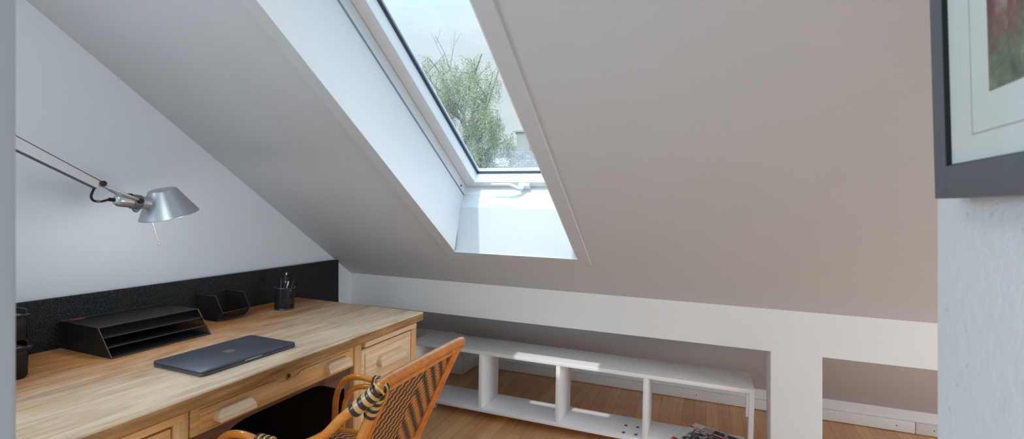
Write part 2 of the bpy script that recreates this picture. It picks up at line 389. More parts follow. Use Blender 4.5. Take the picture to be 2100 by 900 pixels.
# ------------------------------------------------------------------ the roof window
w1 = bpy.data.objects.new('window_1', None); C.objects.link(w1); w1['kind'] = 'structure'
f = S()
fx0, fx1, fy0, fy1 = -1.192, -.558, .76, 2.142
f.sbox(XL0, fx0, fy0, fy1, .287, RO); f.sbox(fx1, XL1, fy0, fy1, .287, RO); f.sbox(XL0, XL1, fy1, fy1 + .04, .287, RO - .02); f.sbox(XL0, XL1, fy0 - .02, fy0, .287, RO)
fo = f.build('fixed_frame', M['gloss_white'], w1, False)
b = S(); b.sbox(XL0, XL0 + .0062, .77, 2.139, .280, .2885); b.build('shadow_strip', M['alu_strip'], fo, False)
b = S(); b.lathe([(.0001, 0), (.006, 0), (.006, .003)], SL(fx0, 2.095, .305), (1, 0, 0), 14); b.build('screw_cap', M['alu_clip'], fo)
sx0, sx1, sy0, sy1 = -1.128, -.622, .872, 2.105          # clear opening of the sash
s_ = S()
s_.sbox(fx0 + .003, sx0, fy0 + .003, fy1 - .004, .34, .43); s_.sbox(sx1, fx1 - .003, fy0 + .003, fy1 - .004, .34, .43)
s_.sbox(sx0, sx1, sy1, fy1 - .004, .34, .43); s_.sbox(sx0, sx1, fy0 + .003, sy0, .34, .43)
so = s_.build('sash', M['gloss_white'], w1, False)
b = S(); b.sbox(sx0 - .032, sx0 - .0, .82, 2.085, .336, .3405); b.sbox(sx1, sx1 + .032, .82, 2.085, .336, .3405); b.sbox(sx0, sx1, sy1 - .001, sy1 + .003, .337, .345); b.build('sash_cover', M['gloss_white'], so, False)
b = S(); o1, o2 = .3935, .399
b.sbox(sx0, sx0 + .006, sy0, sy1, o1, o2 + .01); b.sbox(sx1 - .006, sx1, sy0, sy1, o1, o2 + .01); b.sbox(sx0, sx1, sy1 - .006, sy1, o1, o2 + .01); b.sbox(sx0, sx1, sy0, sy0 + .006, o1, o2 + .01)
b.build('glazing_gasket', M['gasket'], so, False)
b = S(); b.sbox(sx0 + .006, sx0 + .012, sy0, sy1 - .006, .4, .409); b.sbox(sx1 - .012, sx1 - .006, sy0, sy1 - .006, .4, .409); b.sbox(sx0 + .012, sx1 - .012, sy1 - .01, sy1 - .006, .4, .409); b.build('spacer_bar', M['alu_strip'], so, False)
b = S(); b.sbox(sx0 + .004, sx1 - .004, sy0 + .004, sy1 - .004, .4045, .4055); b.build('pane', M['glass'], w1, False)
# handle with lever on the bottom rail
hd = S(); yh = 2.1175
hd.hexa([SL(x, y, o) for o in (.341, .318) for x, y in ((-.880, yh + .011), (-.822, yh + .011), (-.822, yh - .009), (-.880, yh - .009))])
ho = hd.build('handle_plate', M['gloss_white'], w1)
lv = S(); lp = [SL(-.868, 2.112, .302), SL(-.878, 2.106, .299), SL(-.898, 2.088, .298), SL(-.914, 2.079, .298), SL(-.955, 2.078, .298), SL(-1.008, 2.079, .298)]
lv.tube(lp, [.011, .0115, .009, .0075, .0065, .0055], 12, 5); lv.tube([SL(-.852, 2.112, .335), SL(-.864, 2.112, .300)], .011, 14)
lv.build('handle_lever', M['gloss_white'], w1)
# casing round the shaft
tr = S(); q = .0545
tr.sbox(XL0 - q, XL0, YT - q, YBOT + .043, -.011, .002); tr.sbox(XL1, XL1 + q, YT - q, YBOT + .043, -.011, .002)
tr.sbox(XL0, XL1, YBOT - .001, YBOT + .043, -.011, .002); tr.sbox(XL0, XL1, YT - q, YT, -.011, .002)
struct('trim_1', tr, M['ceiling'], smooth=False)
# lacquered lining of the shaft sides
ln = S()
for x0, x1 in ((XL0, XL0 + .004), (XL1 - .004, XL1)):
    ln.hexa([SL(x0, .48, -.0115), SL(x1, .48, -.0115), SL(x1, 2.2, -.0115), SL(x0, 2.2, -.0115), SL(x0, .76, .287), SL(x1, .76, .287), SL(x1, 2.141, .287), SL(x0, 2.141, .287)])
struct('trim_2', ln, M['gloss_white'], smooth=False)
lo_ = S(); yA, zA = 2.217, cz(2.217)
lo_.prism([(yA, zA), (2.262, 1.2565), pl(2.142, .287), (pl(2.142, .287)[0] - .003, pl(2.142, .287)[1] + .003), (2.258, 1.2575), (2.2125, zA - .006)], 'x', XL0 + .004, XL1 - .004)
struct('trim_3', lo_, M['lower_lining'], smooth=False)

# ------------------------------------------------------------------ the desk
def stand(cx, cy, top):
    """root position on the floor so that the point `top` straight up on the thing is at x=cx"""
    return cx - math.sin(TILT) * top
DT = .745
dx0, dx1, dy0, dy1 = -2.085, -1.276, .44, 2.04
DX, DY = -1.68, 1.24
desk = thing('writing_desk', 'old oak office desk with worn pale top standing along the gable wall', 'desk', stand(DX, DY, DT), DY)
def D(): return MB(lambda p: Vector((p.x - DX, p.y - DY, p.z)))
t = D(); t.box((dx0, dy0, DT - .04), (dx1, dy1, DT), .0045, 3); top = t.build('table_top', M['oak_top'], desk)
fx = -1.305
def post(y0, y1, x=fx, depth=.05, z1=DT - .04): D().box((x - depth, y0, 0), (x, y1, z1), .003).build('post', M['oak_z'], desk)
post(1.576, 1.620); post(1.983, 2.025); post(.862, .904); post(.455, .497)
for y0, y1 in ((1.576, 2.025), (.455, .904)):
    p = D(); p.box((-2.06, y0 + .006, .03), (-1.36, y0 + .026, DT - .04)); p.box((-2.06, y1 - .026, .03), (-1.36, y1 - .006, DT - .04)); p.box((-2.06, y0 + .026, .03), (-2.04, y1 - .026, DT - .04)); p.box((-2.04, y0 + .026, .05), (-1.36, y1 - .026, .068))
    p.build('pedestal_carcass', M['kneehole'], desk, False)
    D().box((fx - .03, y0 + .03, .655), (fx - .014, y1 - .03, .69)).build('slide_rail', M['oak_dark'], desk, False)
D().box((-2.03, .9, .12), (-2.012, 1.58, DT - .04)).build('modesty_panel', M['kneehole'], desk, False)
ap = D(); n = 24
ys = [.904 + (1.576 - .904) * i / n for i in range(n + 1)]
def arch(y):
    e = min(y - .904, 1.576 - y); t_ = max(0, 1 - e / .2); return .594 - .075 * (t_ * t_ * (3 - 2 * t_)) * .9
ap.prism([(y, .705) for y in ys[::-1]] + [(y, arch(y)) for y in ys], 'x', fx - .04, fx - .022)
ap.build('apron', M['oak_dark'], desk)
def pull(par, yc, w, z0, z1, x, name='handle'):
    """carved wooden pull: upright face leaning out, top corners rounded, finger hollow below"""
    h = z1 - z0; r = h * .62; out = []
    for y, z in [(-w / 2, 0), (w / 2, 0)]: out.append((y, z))
    for i in range(7): a = math.pi / 2 * i / 6; out.append((w / 2 - r + r * math.cos(a), h - r + r * math.sin(a)))
    for i in range(7): a = math.pi / 2 + math.pi / 2 * i / 6; out.append((-w / 2 + r + r * math.cos(a), h - r + r * math.sin(a)))
    b = D(); n = len(out); vs = []
    for y, z in out: vs.append((x, yc + y, z0 + z))
    for y, z in out: vs.append((x + .030 - .014 * (z / h), yc + y * .985, z0 + z - .002))
    b.add(vs, [tuple(range(n)), tuple(range(n, 2 * n))[::-1]] + [(i, (i + 1) % n, n + (i + 1) % n, n + i) for i in range(n)])
    return b.build(name, M['oak_pale'], par)
# centre drawer
dr = D(); dr.box((fx - .022, .908, .616), (fx, 1.572, .697), .004, 2); cd = dr.build('centre_drawer', M['oak_y'], desk)
rp = D(); yk = 1.241
pts = [(.932, .632), (1.548, .632), (1.548, .686), (yk + .05, .686), (yk + .035, .676), (yk, .668), (yk - .035, .676), (yk - .05, .686), (.932, .686)]
pts = [(.932, .632), (1.548, .632), (1.548, .687), (yk + .07, .687), (yk + .05, .685), (yk + .04, .675), (yk + .025, .672), (yk - .025, .672), (yk - .04, .675), (yk - .05, .685), (yk - .07, .687), (.932, .687)]
rp.prism(pts, 'x', fx - .001, fx + .006, .0035, 2); rp.build('raised_panel', M['oak_y'], cd)
pull(cd, 1.033, .122, .642, .674, fx + .005); pull(cd, 1.465, .122, .645, .678, fx + .005)
kh = D(); kh.lathe([(.0045, .002), (.008, 0), (.009, .004), (.0075, .006), (.0045, .004)], (fx, yk, .681), (1, 0, 0), 20, True); kho = kh.build('keyhole_ring', M['brass'], cd)
kc = D(); kc.lathe([(.0001, .003), (.0046, .003), (.0046, .001)], (fx, yk, .681), (1, 0, 0), 14); kc.build('keyhole_core', M['black_plastic'], cd)
# pedestal drawers and pull-out slides
def ped(y0, y1, face='oak_y'):
    sl = D(); sl.box((fx - .2, y0 + .008, .676), (fx + .012, y1 + .024, .698), .003, 2); sl.build('writing_slide', M[face], desk)
    zt = .664
    for i, (za, zb) in enumerate(((.482, zt), (.29, .476), (.085, .284))):
        b = D(); b.box((fx - .022, y0 + .002, za), (fx - .004, y1 - .002, zb), .003); do = b.build('drawer', M[face], desk)
        b = D(); b.box((fx - .006, y0 + .022, za + .02), (fx + .003, y1 - .022, zb - .02), .0045, 2); b.build('raised_panel', M[face], do)
        ym = (y0 + y1) / 2 + .005; zm = zb - .072
        pull(do, ym, .185, zm - .018, zm + .026, fx + .002)
    D().box((fx - .03, y0, .03), (fx - .008, y1, .082)).build('plinth', M[face], desk)
ped(1.621, 1.983, 'oak_bleached'); ped(.499, .862)

# ------------------------------------------------------------------ on and above the desk
def on_desk(name, label, cat, x, y, yaw=0, group=None): return thing(name, label, cat, x, y, DT + .0003, yaw, group)
# felt screen standing behind the desk against the gable wall
fs = MB(lambda p: Vector((p.x + 2.105, p.y - 1.39, p.z)))
fs.box((-2.1185, .40, .0), (-2.094, 2.384, .9165), .009, 3)
o = fs.build('felt_panel', M['felt']); o.matrix_world = Matrix.Translation((-2.105, 1.39, .001 + K * 2.105))
tag(o, 'long charcoal felt screen panel standing upright between desk and gable wall', 'panel')
# letter tray
TX, TY = -1.945, 1.157
lt = on_desk('letter_tray', 'low wide black mesh letter tray with three slots and slanted front', 'letter tray', TX, TY)
def T(): return MB(lambda p: Vector((p.x - TX, p.y - TY, p.z)))
y0, y1, xb, xt, xf, ht = .988, 1.328, -2.085, -1.870, -1.796, .092
for i, (z, xx) in enumerate(((.003, xf), (.033, -1.817), (.062, -1.841), (ht, xt))):
    b = T(); b.box((xb, y0, z - .0012), (xx, y1, z + .0004)); b.build('shelf' if i < 3 else 'top_sheet', M['mesh'], lt, False)
    b = T(); b.tube([(xx, y0, z), (xx, y1, z)], .0019, 8); b.build('front_wire', M['black_wire'], lt)
for y in (y0, y1):
    b = T(); b.prism([(xb, 0.002), (xf, .002), (xt, ht), (xb, ht)], 'y', y - .0006, y + .0006); b.build('side_panel', M['mesh'], lt, False)
    b = T(); b.tube([(xt, y, ht), (xb, y, ht), (xb, y, .002), (xf, y, .002)], .0016, 8); b.build('side_wire', M['wire_dark'], lt)
    b = T(); b.tube([(xf, y, .002), (xt, y, ht)], .0021, 8); fe = b.build('front_upright', M['brassy_highlight'], lt); fe['label'] = 'front edge wire coloured with a brassy highlight'
b = T(); b.box((xb - .0006, y0, .002), (xb + .0006, y1, ht)); b.build('back_panel', M['mesh'], lt, False)
b = T(); b.tube([(xb, y0, ht), (xb, y1, ht)], .002, 8); b.build('back_wire', M['black_wire'], lt)
b = T(); b.box((-2.075, 1.012, ht + .0005), (-2.062, 1.05, ht + .0015)); lo2 = b.build('red_label', M['red'], lt, False); lo2['label'] = 'small red maker label'
# open-fronted mesh bin
BX, BY = -2.0, 1.537
bn = on_desk('desk_bin', 'small black mesh bin with cut-away sloping front near the felt screen', 'desk bin', BX, BY)
def B_(): return MB(lambda p: Vector((p.x - BX, p.y - BY, p.z)))
pr = [(-2.068, .007), (-1.948, .007), (-1.914, .042), (-1.957, .110), (-2.078, .110)]
for y in (1.470, 1.604):
    b = B_(); b.prism(pr, 'y', y - .0006, y + .0006); b.build('side_panel', M['mesh'], bn, False)
    b = B_(); b.tube([(p[0], y, p[1]) for p in pr[1:]], .0019, 8); b.build('side_wire', M['black_wire'], bn)
b = B_(); b.box((-2.068, 1.470, .0064), (-1.948, 1.604, .0076)); b.build('base', M['mesh'], bn, False)
b = B_(); b.prism([pr[1], pr[2], (pr[2][0] - .001, pr[2][1] + .001), (pr[1][0] - .001, pr[1][1] + .001)], 'y', 1.470, 1.604); b.build('front_lip', M['mesh'], bn, False)
b = B_(); b.tube([(-1.914, 1.470, .042), (-1.914, 1.604, .042)], .0019, 8); b.tube([(-1.948, 1.470, .007), (-1.948, 1.604, .007)], .0019, 8); b.build('front_wire', M['black_wire'], bn)
b = B_(); b.prism([pr[0], pr[4], (pr[4][0] + .001, pr[4][1]), (pr[0][0] + .001, pr[0][1])], 'y', 1.470, 1.604); b.build('back_panel', M['mesh'], bn, False)
b = B_(); b.tube([(-2.078, 1.470, .110), (-2.078, 1.604, .110)], .0019, 8); b.build('back_wire', M['black_wire'], bn)
for y in (1.48, 1.594):
    b = B_(); b.tube([(-2.05, y, .0025), (-1.965, y, .0025)], .0025, 8); b.tube([(-2.05, y, .0025), (-2.06, y, .007)], .002, 8); b.build('foot', M['black_wire'], bn)
# pencil cup and what is in it
PX, PY = -1.915, 1.797
cup = on_desk('pencil_cup', 'round black mesh pencil cup holding pens at the far end of the desk', 'pencil cup', PX, PY)
b = MB(); b.lathe([(.0445, .012), (.0450, .03), (.0455, .104)], seg=48, caps=False); cb = b.build('mesh_wall', M['mesh_open'], cup)
cb.data.materials[0] = M['mesh_open']
b = MB(); b.tube([(.0470 * math.cos(a), .0470 * math.sin(a), .1045) for a in [2 * math.pi * i / 40 for i in range(40)]], .0028, 8, 0, True); b.build('rim', M['black_wire'], cup)
b = MB(); b.lathe([(.0445, .0), (.0455, .002), (.044, .006), (.041, .009), (.0445, .0125), (.043, .0125), (.038, .008), (.0001, .003)], seg=40); b.build('base', M['black_wire'], cup)
def stick(name, label, cat, foot, tip, parts):
    a, b2 = Vector(foot), Vector(tip); L = (b2 - a).length; ax = (b2 - a).normalized()
    o = bpy.data.objects.new(name, None); C.objects.link(o); o.matrix_world = floor_matrix(PX, PY, DT + .0003) @ Matrix.Translation(a)
    tag(o, label, cat, None)
    for nm, prof, mat in parts:
        m = MB(); m.lathe([(r, h * L) for r, h in prof], (0, 0, 0), ax, 12); m.build(nm, mat, o)
P_ = [('body', [(.0036, .10), (.0036, .93)], M['pen_black']), ('eraser', [(.0036, .935), (.0036, .99), (.0025, 1)], M['eraser']), ('ferrule', [(.0038, .72), (.0038, .75)], M['alu']), ('wood_tip', [(.0006, 0), (.0036, .10)], M['gold'])]
stick('pencil', 'tall black pencil with white eraser, tallest in the mesh cup', 'pencil', (.016, -.024, .011), (-.012, .022, .172), P_)
stick('pen', 'grey metal pen leaning at the near edge of the mesh cup', 'pen', (.006, -.036, .012), (-.006, -.014, .150), [('barrel', [(.0012, 0), (.004, .06), (.0042, .7)], M['pen_grey']), ('cap', [(.0046, .7), (.0046, .97), (.003, 1)], M['pen_black'])])
stick('pen', 'black pen leaning far over, its grip showing a pale ring', 'pen', (.022, -.008, .012), (.012, .0435, .132), [('barrel', [(.0012, 0), (.0038, .07), (.004, .98), (.002, 1)], M['pen_black']), ('ring', [(.0044, .60), (.0044, .63)], M['alu'])])
stick('pen', 'slim pen with a bright metal clip and gold end in the mesh cup', 'pen', (.0, -.012, .012), (.016, .008, .134), [('barrel', [(.0012, 0), (.0034, .08), (.0036, .72)], M['pen_black']), ('clip_cap', [(.0042, .72), (.0042, 1)], M['alu_arm']), ('band', [(.0046, .69), (.0046, .73)], M['gold'])])
stick('pen', 'thick black marker pen behind the white eraser pencil in the cup', 'pen', (-.014, .004, .012), (-.03, .03, .157), [('barrel', [(.002, 0), (.005, .06), (.005, .62)], M['pen_black']), ('cap', [(.0056, .62), (.0056, .97), (.004, 1)], M['frame_black'])])
stick('pen', 'short dark ballpoint between the marker and the leaning pen', 'pen', (-.02, -.012, .012), (-.022, .04, .138), [('barrel', [(.0012, 0), (.0034, .07), (.0036, .96), (.002, 1)], M['pen_black']), ('push_button', [(.0018, .96), (.0018, 1.03)], M['alu_clip'])])
# two stacked black trays at the near end
SX, SY = -1.95, .642
def tray(name, label, z, dxf, h):
    o = thing(name, label, 'storage box', SX, SY, DT + .0003 + z, 0)
    b = MB(); b.box((-.12, -.15, 0), (.131 + dxf, .150, h), .012, 4); b.build('body', M['black_gloss'], o)
    b = MB()
    b.box((-.123, -.152, h - .006), (.136 + dxf, .153, h + .002), .002, 2); b.build('rim', M['black_plastic'], o)
    b = MB(); b.box((-.123, -.152, h), (.05, -.149, h + .012)); b.box((-.123, .149, h), (.118 + dxf, .1525, h + .014), .001); b.box((-.123, -.152, h), (-.12, .152, h + .012)); b.build('raised_wall', M['black_plastic'], o, False)
    b = MB(); b.box((.131 + dxf - .004, -.13, h + .0021), (.134 + dxf, .13, h + .004)); b.build('front_edge', M['alu_clip'], o, False)
tray('storage_box', 'black glossy box with rounded corners standing on the desk beside the door', 0, 0, .090)
tray('storage_box', 'black box with a raised back rim stacked on top of another by the door', .1045, -.006, .078)
# laptop
LX, LY = -1.492, 1.170
lap = on_desk('laptop', 'closed dark grey metal laptop lying on the pale desk top', 'laptop', LX, LY, math.radians(-1.0))
def rrect(w, h, r, n=6):
    o = []
    for cx, cy, a0 in ((w / 2 - r, h / 2 - r, 0), (-w / 2 + r, h / 2 - r, 90), (-w / 2 + r, -h / 2 + r, 180), (w / 2 - r, -h / 2 + r, 270)):
        for i in range(n + 1): a = math.radians(a0 + 90 * i / n); o.append((cx + r * math.cos(a), cy + r * math.sin(a)))
    return o
b = MB(); b.prism(rrect(.232, .352, .013), 'z', .0015, .0105, .0018, 2); b.build('base', M['laptop'], lap)
b = MB(); b.prism(rrect(.232, .352, .013), 'z', .0112, .0162, .0016, 2); lid = b.build('lid', M['laptop'], lap)
b = MB(); b.prism(rrect(.212, .332, .012), 'z', 0, .002); b.build('foot_plate', M['rubber'], lap)
b = MB(); b.box((.1155, -.032, .009), (.1166, .030, .0112)); b.build('opening_notch', M['alu_arm'], lap, False)
b = MB()
for y in (-.06, -.045): b.box((y - .004, -.1764, .0055), (y + .004, -.1758, .008))
b.build('port', M['rubber'], lap, False)
# fruit-shaped mark on the lid: body with a bite, and a leaf
body = []
for i in range(64):
    a = 2 * math.pi * i / 64; r = .0195 * (1 - .16 * max(0, math.cos(2 * (a - math.pi / 2))) * (1 if math.sin(a) > 0 else .7) + .03 * math.cos(4 * a))
    p = Vector((r * math.cos(a) * 1.03, r * math.sin(a)))
    bc = Vector((.0225, .003)); d_ = p - bc
    if d_.length < .0092: p = bc + d_.normalized() * .0092
    body.append(p)
leaf = [(0, .0185), (.0015, .0235), (.0062, .0278), (.0072, .0282), (.0062, .0232), (.003, .0195)]
b = MB()
for poly in (body, [Vector(q) for q in leaf]):
    c2 = [(q[1], -q[0]) for q in poly]     # mark reads from the hinge side
    b.prism([(y_ * 1.0, x_ * 1.0) for y_, x_ in c2], 'z', .0158, .01645)
lg = b.build('lid_logo', M['laptop_logo'], lid, False); lg.rotation_euler = (0, 0, 0); lg['label'] = 'pale polished bitten apple mark on the lid'

# desk lamp: clamped to the near end of the desk, arm reaching along the wall
LPX = -1.755
lamp = thing('desk_lamp', 'aluminium cantilever desk lamp with cone shade reaching along the gable wall', 'lamp', LPX, .44, DT)
ca, sa = math.cos(0), 0
def L_(): return MB(lambda p: Vector((p.x - LPX, p.y - .44, p.z - DT)))
def V(y, z, x=LPX): return Vector((x, y, z))
b = L_(); b.box((LPX - .03, .425, DT + .0005), (LPX + .03, .50, DT + .012), .003); b.box((LPX - .03, .425, DT - .075), (LPX + .03, .4375, DT + .01), .003); b.box((LPX - .03, .43, DT - .08), (LPX + .03, .459, DT - .068), .003); b.build('clamp', M['alu_clip'], lamp)
b = L_(); b.lathe([(.005, 0), (.005, .024), (.008, .025), (.008, .028)], V(.449, DT - .0685), (0, 0, 1), 16); b.build('clamp_screw', M['steel'], lamp)
def bar(mb, a, b2, w, h, side=X):
    a, b2 = Vector(a), Vector(b2); d_ = (b2 - a).normalized(); s2 = side; u2 = d_.cross(s2).normalized()
    mb.hexa([a - s2 * w / 2 - u2 * h / 2, a + s2 * w / 2 - u2 * h / 2, b2 + s2 * w / 2 - u2 * h / 2, b2 - s2 * w / 2 - u2 * h / 2, a - s2 * w / 2 + u2 * h / 2, a + s2 * w / 2 + u2 * h / 2, b2 + s2 * w / 2 + u2 * h / 2, b2 - s2 * w / 2 + u2 * h / 2])
b = L_(); bar(b, V(.462, DT + .012), V(.462, 1.53), .018, .022); b.build('lower_arm', M['alu_arm'], lamp, False)
E0 = V(.462, 1.545); E1 = V(.920, 1.3085)
b = L_(); bar(b, E0, E1, .016, .022); ua = b.build('upper_arm', M['alu_arm'], lamp, False)
b = L_(); dirv = (E1 - E0).normalized(); upv = Vector((0, -dirv.z, dirv.y)); bar(b, E0 - upv * .0125 + dirv * .01, E1 - upv * .0125, .0166, .003); b.build('arm_channel', M['gasket'], ua, False)
b = L_(); b.tube([E0 + upv * .032, V(.928, 1.3205)], .0009, 6); b.tube([E0 + upv * .032 + X * .004, V(.928, 1.3205) + X * .004], .0009, 6); b.build('tension_cable', M['alu_clip'], lamp)
def disc(name, y, z, r, par, mat, hw=.013):
    b = L_(); b.lathe([(r * .86, -hw - .001), (r, -hw), (r, hw), (r * .86, hw + .001)], V(y, z), (1, 0, 0), 24); o = b.build(name, mat, par)
    b = L_(); b.lathe([(.0001, -hw - .0016), (r * .25, -hw - .0016), (r * .25, hw + .0016), (.0001, hw + .0016)], V(y, z), (1, 0, 0), 12); b.build('axle', M['frame_black'], o); return o
disc('elbow_joint', .462, 1.545, .012, lamp, M['black_plastic'])
disc('wrist_joint', .931, 1.3135, .0085, lamp, M['black_plastic'])
for sgn in (-1, 1):
    b = L_(); b.tube([V(.918, 1.311, LPX + .004 * sgn), V(.945, 1.302, LPX + .005 * sgn), V(.968, 1.291, LPX + .016 * sgn), V(1.0, 1.275, LPX + .024 * sgn), V(1.030, 1.262, LPX + .025 * sgn)], .0042, 10, 4); b.build('fork_arm', M['alu_arm'], lamp)
disc('head_joint', 1.029, 1.261, .0088, lamp, M['black_plastic'], .029)
b = L_(); b.lathe([(.0001, 0), (.010, 0), (.0155, .003), (.0195, .010), (.0205, .020), (.0205, .104)], V(.966, 1.263), (0, 1, -.085), 28); b.build('lamp_socket', M['alu'], lamp)
b = L_(); b.lathe([(.0206, 0), (.0240, .0), (.0240, .026), (.0206, .026)], V(1.016, 1.2588), (0, 1, -.085), 28); b.prism([(1.018, 1.236), (1.042, 1.236), (1.036, 1.226), (1.030, 1.2225), (1.024, 1.226)], 'x', LPX - .005, LPX + .005, .001); b.build('socket_clip', M['alu_clip'], lamp)
b = L_(); b.lathe([(.0001, -.0065), (.0035, -.0065), (.0035, .0065), (.0001, .0065)], V(1.030, 1.2295), (1, 0, 0), 12); b.build('clip_screw', M['steel'], lamp)
b = L_(); b.box((LPX - .004, .998, 1.279), (LPX + .004, 1.018, 1.285), .001); b.build('switch', M['black_plastic'], lamp)
b = L_(); b.tube([V(.914, 1.303), V(.908, 1.288), V(.904, 1.272), V(.911, 1.260), V(.930, 1.2575), V(.952, 1.2645)], .0035, 10, 5); b.lathe([(.006, 0), (.006, .016)], V(.952, 1.2645), (0, 1, -.085), 14); cbo = b.build('lamp_cord', M['rubber'], lamp)
b = L_(); b.tube([V(.916, 1.2587), V(.928, 1.2577)], .0041, 10); b.build('cord_band', M['alu_clip'], cbo)
# shade: truncated cone whose axis leans along the arm
shc = V(1.112, 1.302); axd = Vector((0, .30, -1)).normalized()
prof = [(.0385, 0), (.0430, .002), (.0455, .008), (.089, .088), (.0905, .090), (.0905, .092), (.0885, .0915), (.0450, .0105), (.0385, .004)]
b = L_(); b.lathe(prof, shc, axd, 64, True); shd = b.build('lamp_shade', M['alu'], lamp)
b = L_(); b.lathe([(.0001, .0005), (.039, .0005), (.039, .003), (.0001, .003)], shc, axd, 48); b.build('shade_cap', M['alu'], shd)
b = L_(); b.tube([V(1.069, 1.258), V(1.079, 1.2565)], .0225, 24); b.build('shade_collar', M['alu'], shd)
b = L_(); b.lathe([(.012, .008), (.013, .03), (.024, .052), (.026, .066), (.018, .078), (.0001, .082)], shc, axd, 24); b.build('bulb', M['bulb'], lamp)
b = L_(); b.tube([V(1.079, 1.215), V(1.0825, 1.187), V(1.106, 1.113)], .0018, 10); b.lathe([(.0001, 0), (.0028, .0), (.0028, .006), (.0001, .006)], V(1.1055, 1.1135), (0, .3, -1), 10); b.build('aiming_rod', M['alu_arm'], lamp)

# ------------------------------------------------------------------ the rattan armchair
CX, CY = -1.0, 1.185
ch = thing('rattan_armchair', 'varnished rattan armchair with woven black and orange chevron back at the desk', 'armchair', CX - .012, CY)
def A_(): return MB(lambda p: Vector((p.x - CX, p.y - CY, p.z)))
def stile(y, z):                          # the reclined plane of the back
    return Vector((-.722 - (.845 - z) * .455, y, z))
YN, YF = .975, 1.368
ZT, ZB = .838, .532
b = A_(); b.tube([stile(YN - .012, ZT - .012), stile(YN + .01, ZT + .001), stile(1.18, ZT + .003), stile(YF - .015, ZT + .002), stile(YF + .004, ZT - .002)], [.0135, .0145, .0145, .014, .0125], 16, 5); b.build('top_rail', M['rattan'], ch)
b = A_(); b.tube([stile(YN + .015, ZT - .027), stile(YF - .012, ZT - .025)], .0085, 12); b.build('upper_slat', M['rattan'], ch)
for y, yb, sg in ((YN, YN + .006, -1), (YF - .008, YF - .02, 1)):
    p0, p1 = stile(y, ZT - .012), stile(yb, ZB - .02)
    leg = [p0, p1, stile(yb + .006 * sg, .43), Vector((-.905, yb + .01 * sg, .3)), Vector((-.865, yb + .02 * sg, .0))]
    b = A_(); b.tube(leg, [.0125, .0135, .0135, .0135, .013], 14, 5); b.build('rear_leg', M['rattan'], ch)
    q0, q1 = stile(y + .023 * -sg, ZT - .028), stile(yb + .022 * -sg, ZB)
    b = A_(); b.tube([q0 + Vector((.004, 0, 0)), q1 + Vector((.004, 0, 0))], .0085, 10); b.build('inner_stile', M['rattan'], ch)
b = A_(); b.tube([stile(YN + .01, ZB - .008), stile(YF - .022, ZB - .008)], .0125, 14); b.build('lower_rail', M['rattan'], ch)
# woven back, chevron meeting on the centre line
nu, nv = 24, 18; vs = []; uv = []; fs_ = []
ya, yb_ = YN + .028, YF - .036; za, zb = ZB - .004, ZT - .03
for i in range(nv + 1):
    for j in range(nu + 1):
        y = ya + (yb_ - ya) * j / nu; z = za + (zb - za) * i / nv; bow = .006 * math.sin(math.pi * j / nu)
        vs.append(stile(y, z) + Vector((.002 + bow, 0, 0))); uv.append((y - (ya + yb_) / 2, (z - za) * 1.1))
for i in range(nv):
    for j in range(nu): k_ = i * (nu + 1) + j; fs_.append((k_, k_ + 1, k_ + nu + 2, k_ + nu + 1))
nb = len(vs); vs2 = [p - Vector((.006, 0, 0)) for p in vs]
b = A_(); b.add(vs + vs2, fs_ + [tuple(q + nb for q in f_[::-1]) for f_ in fs_] + [(j, nb + j, nb + j + 1, j + 1) for j in range(nu)] + [(nv * (nu + 1) + j + 1, nb + nv * (nu + 1) + j + 1, nb + nv * (nu + 1) + j, nv * (nu + 1) + j) for j in range(nu)], uv + uv)
b.build('woven_back', M['weave'], ch)
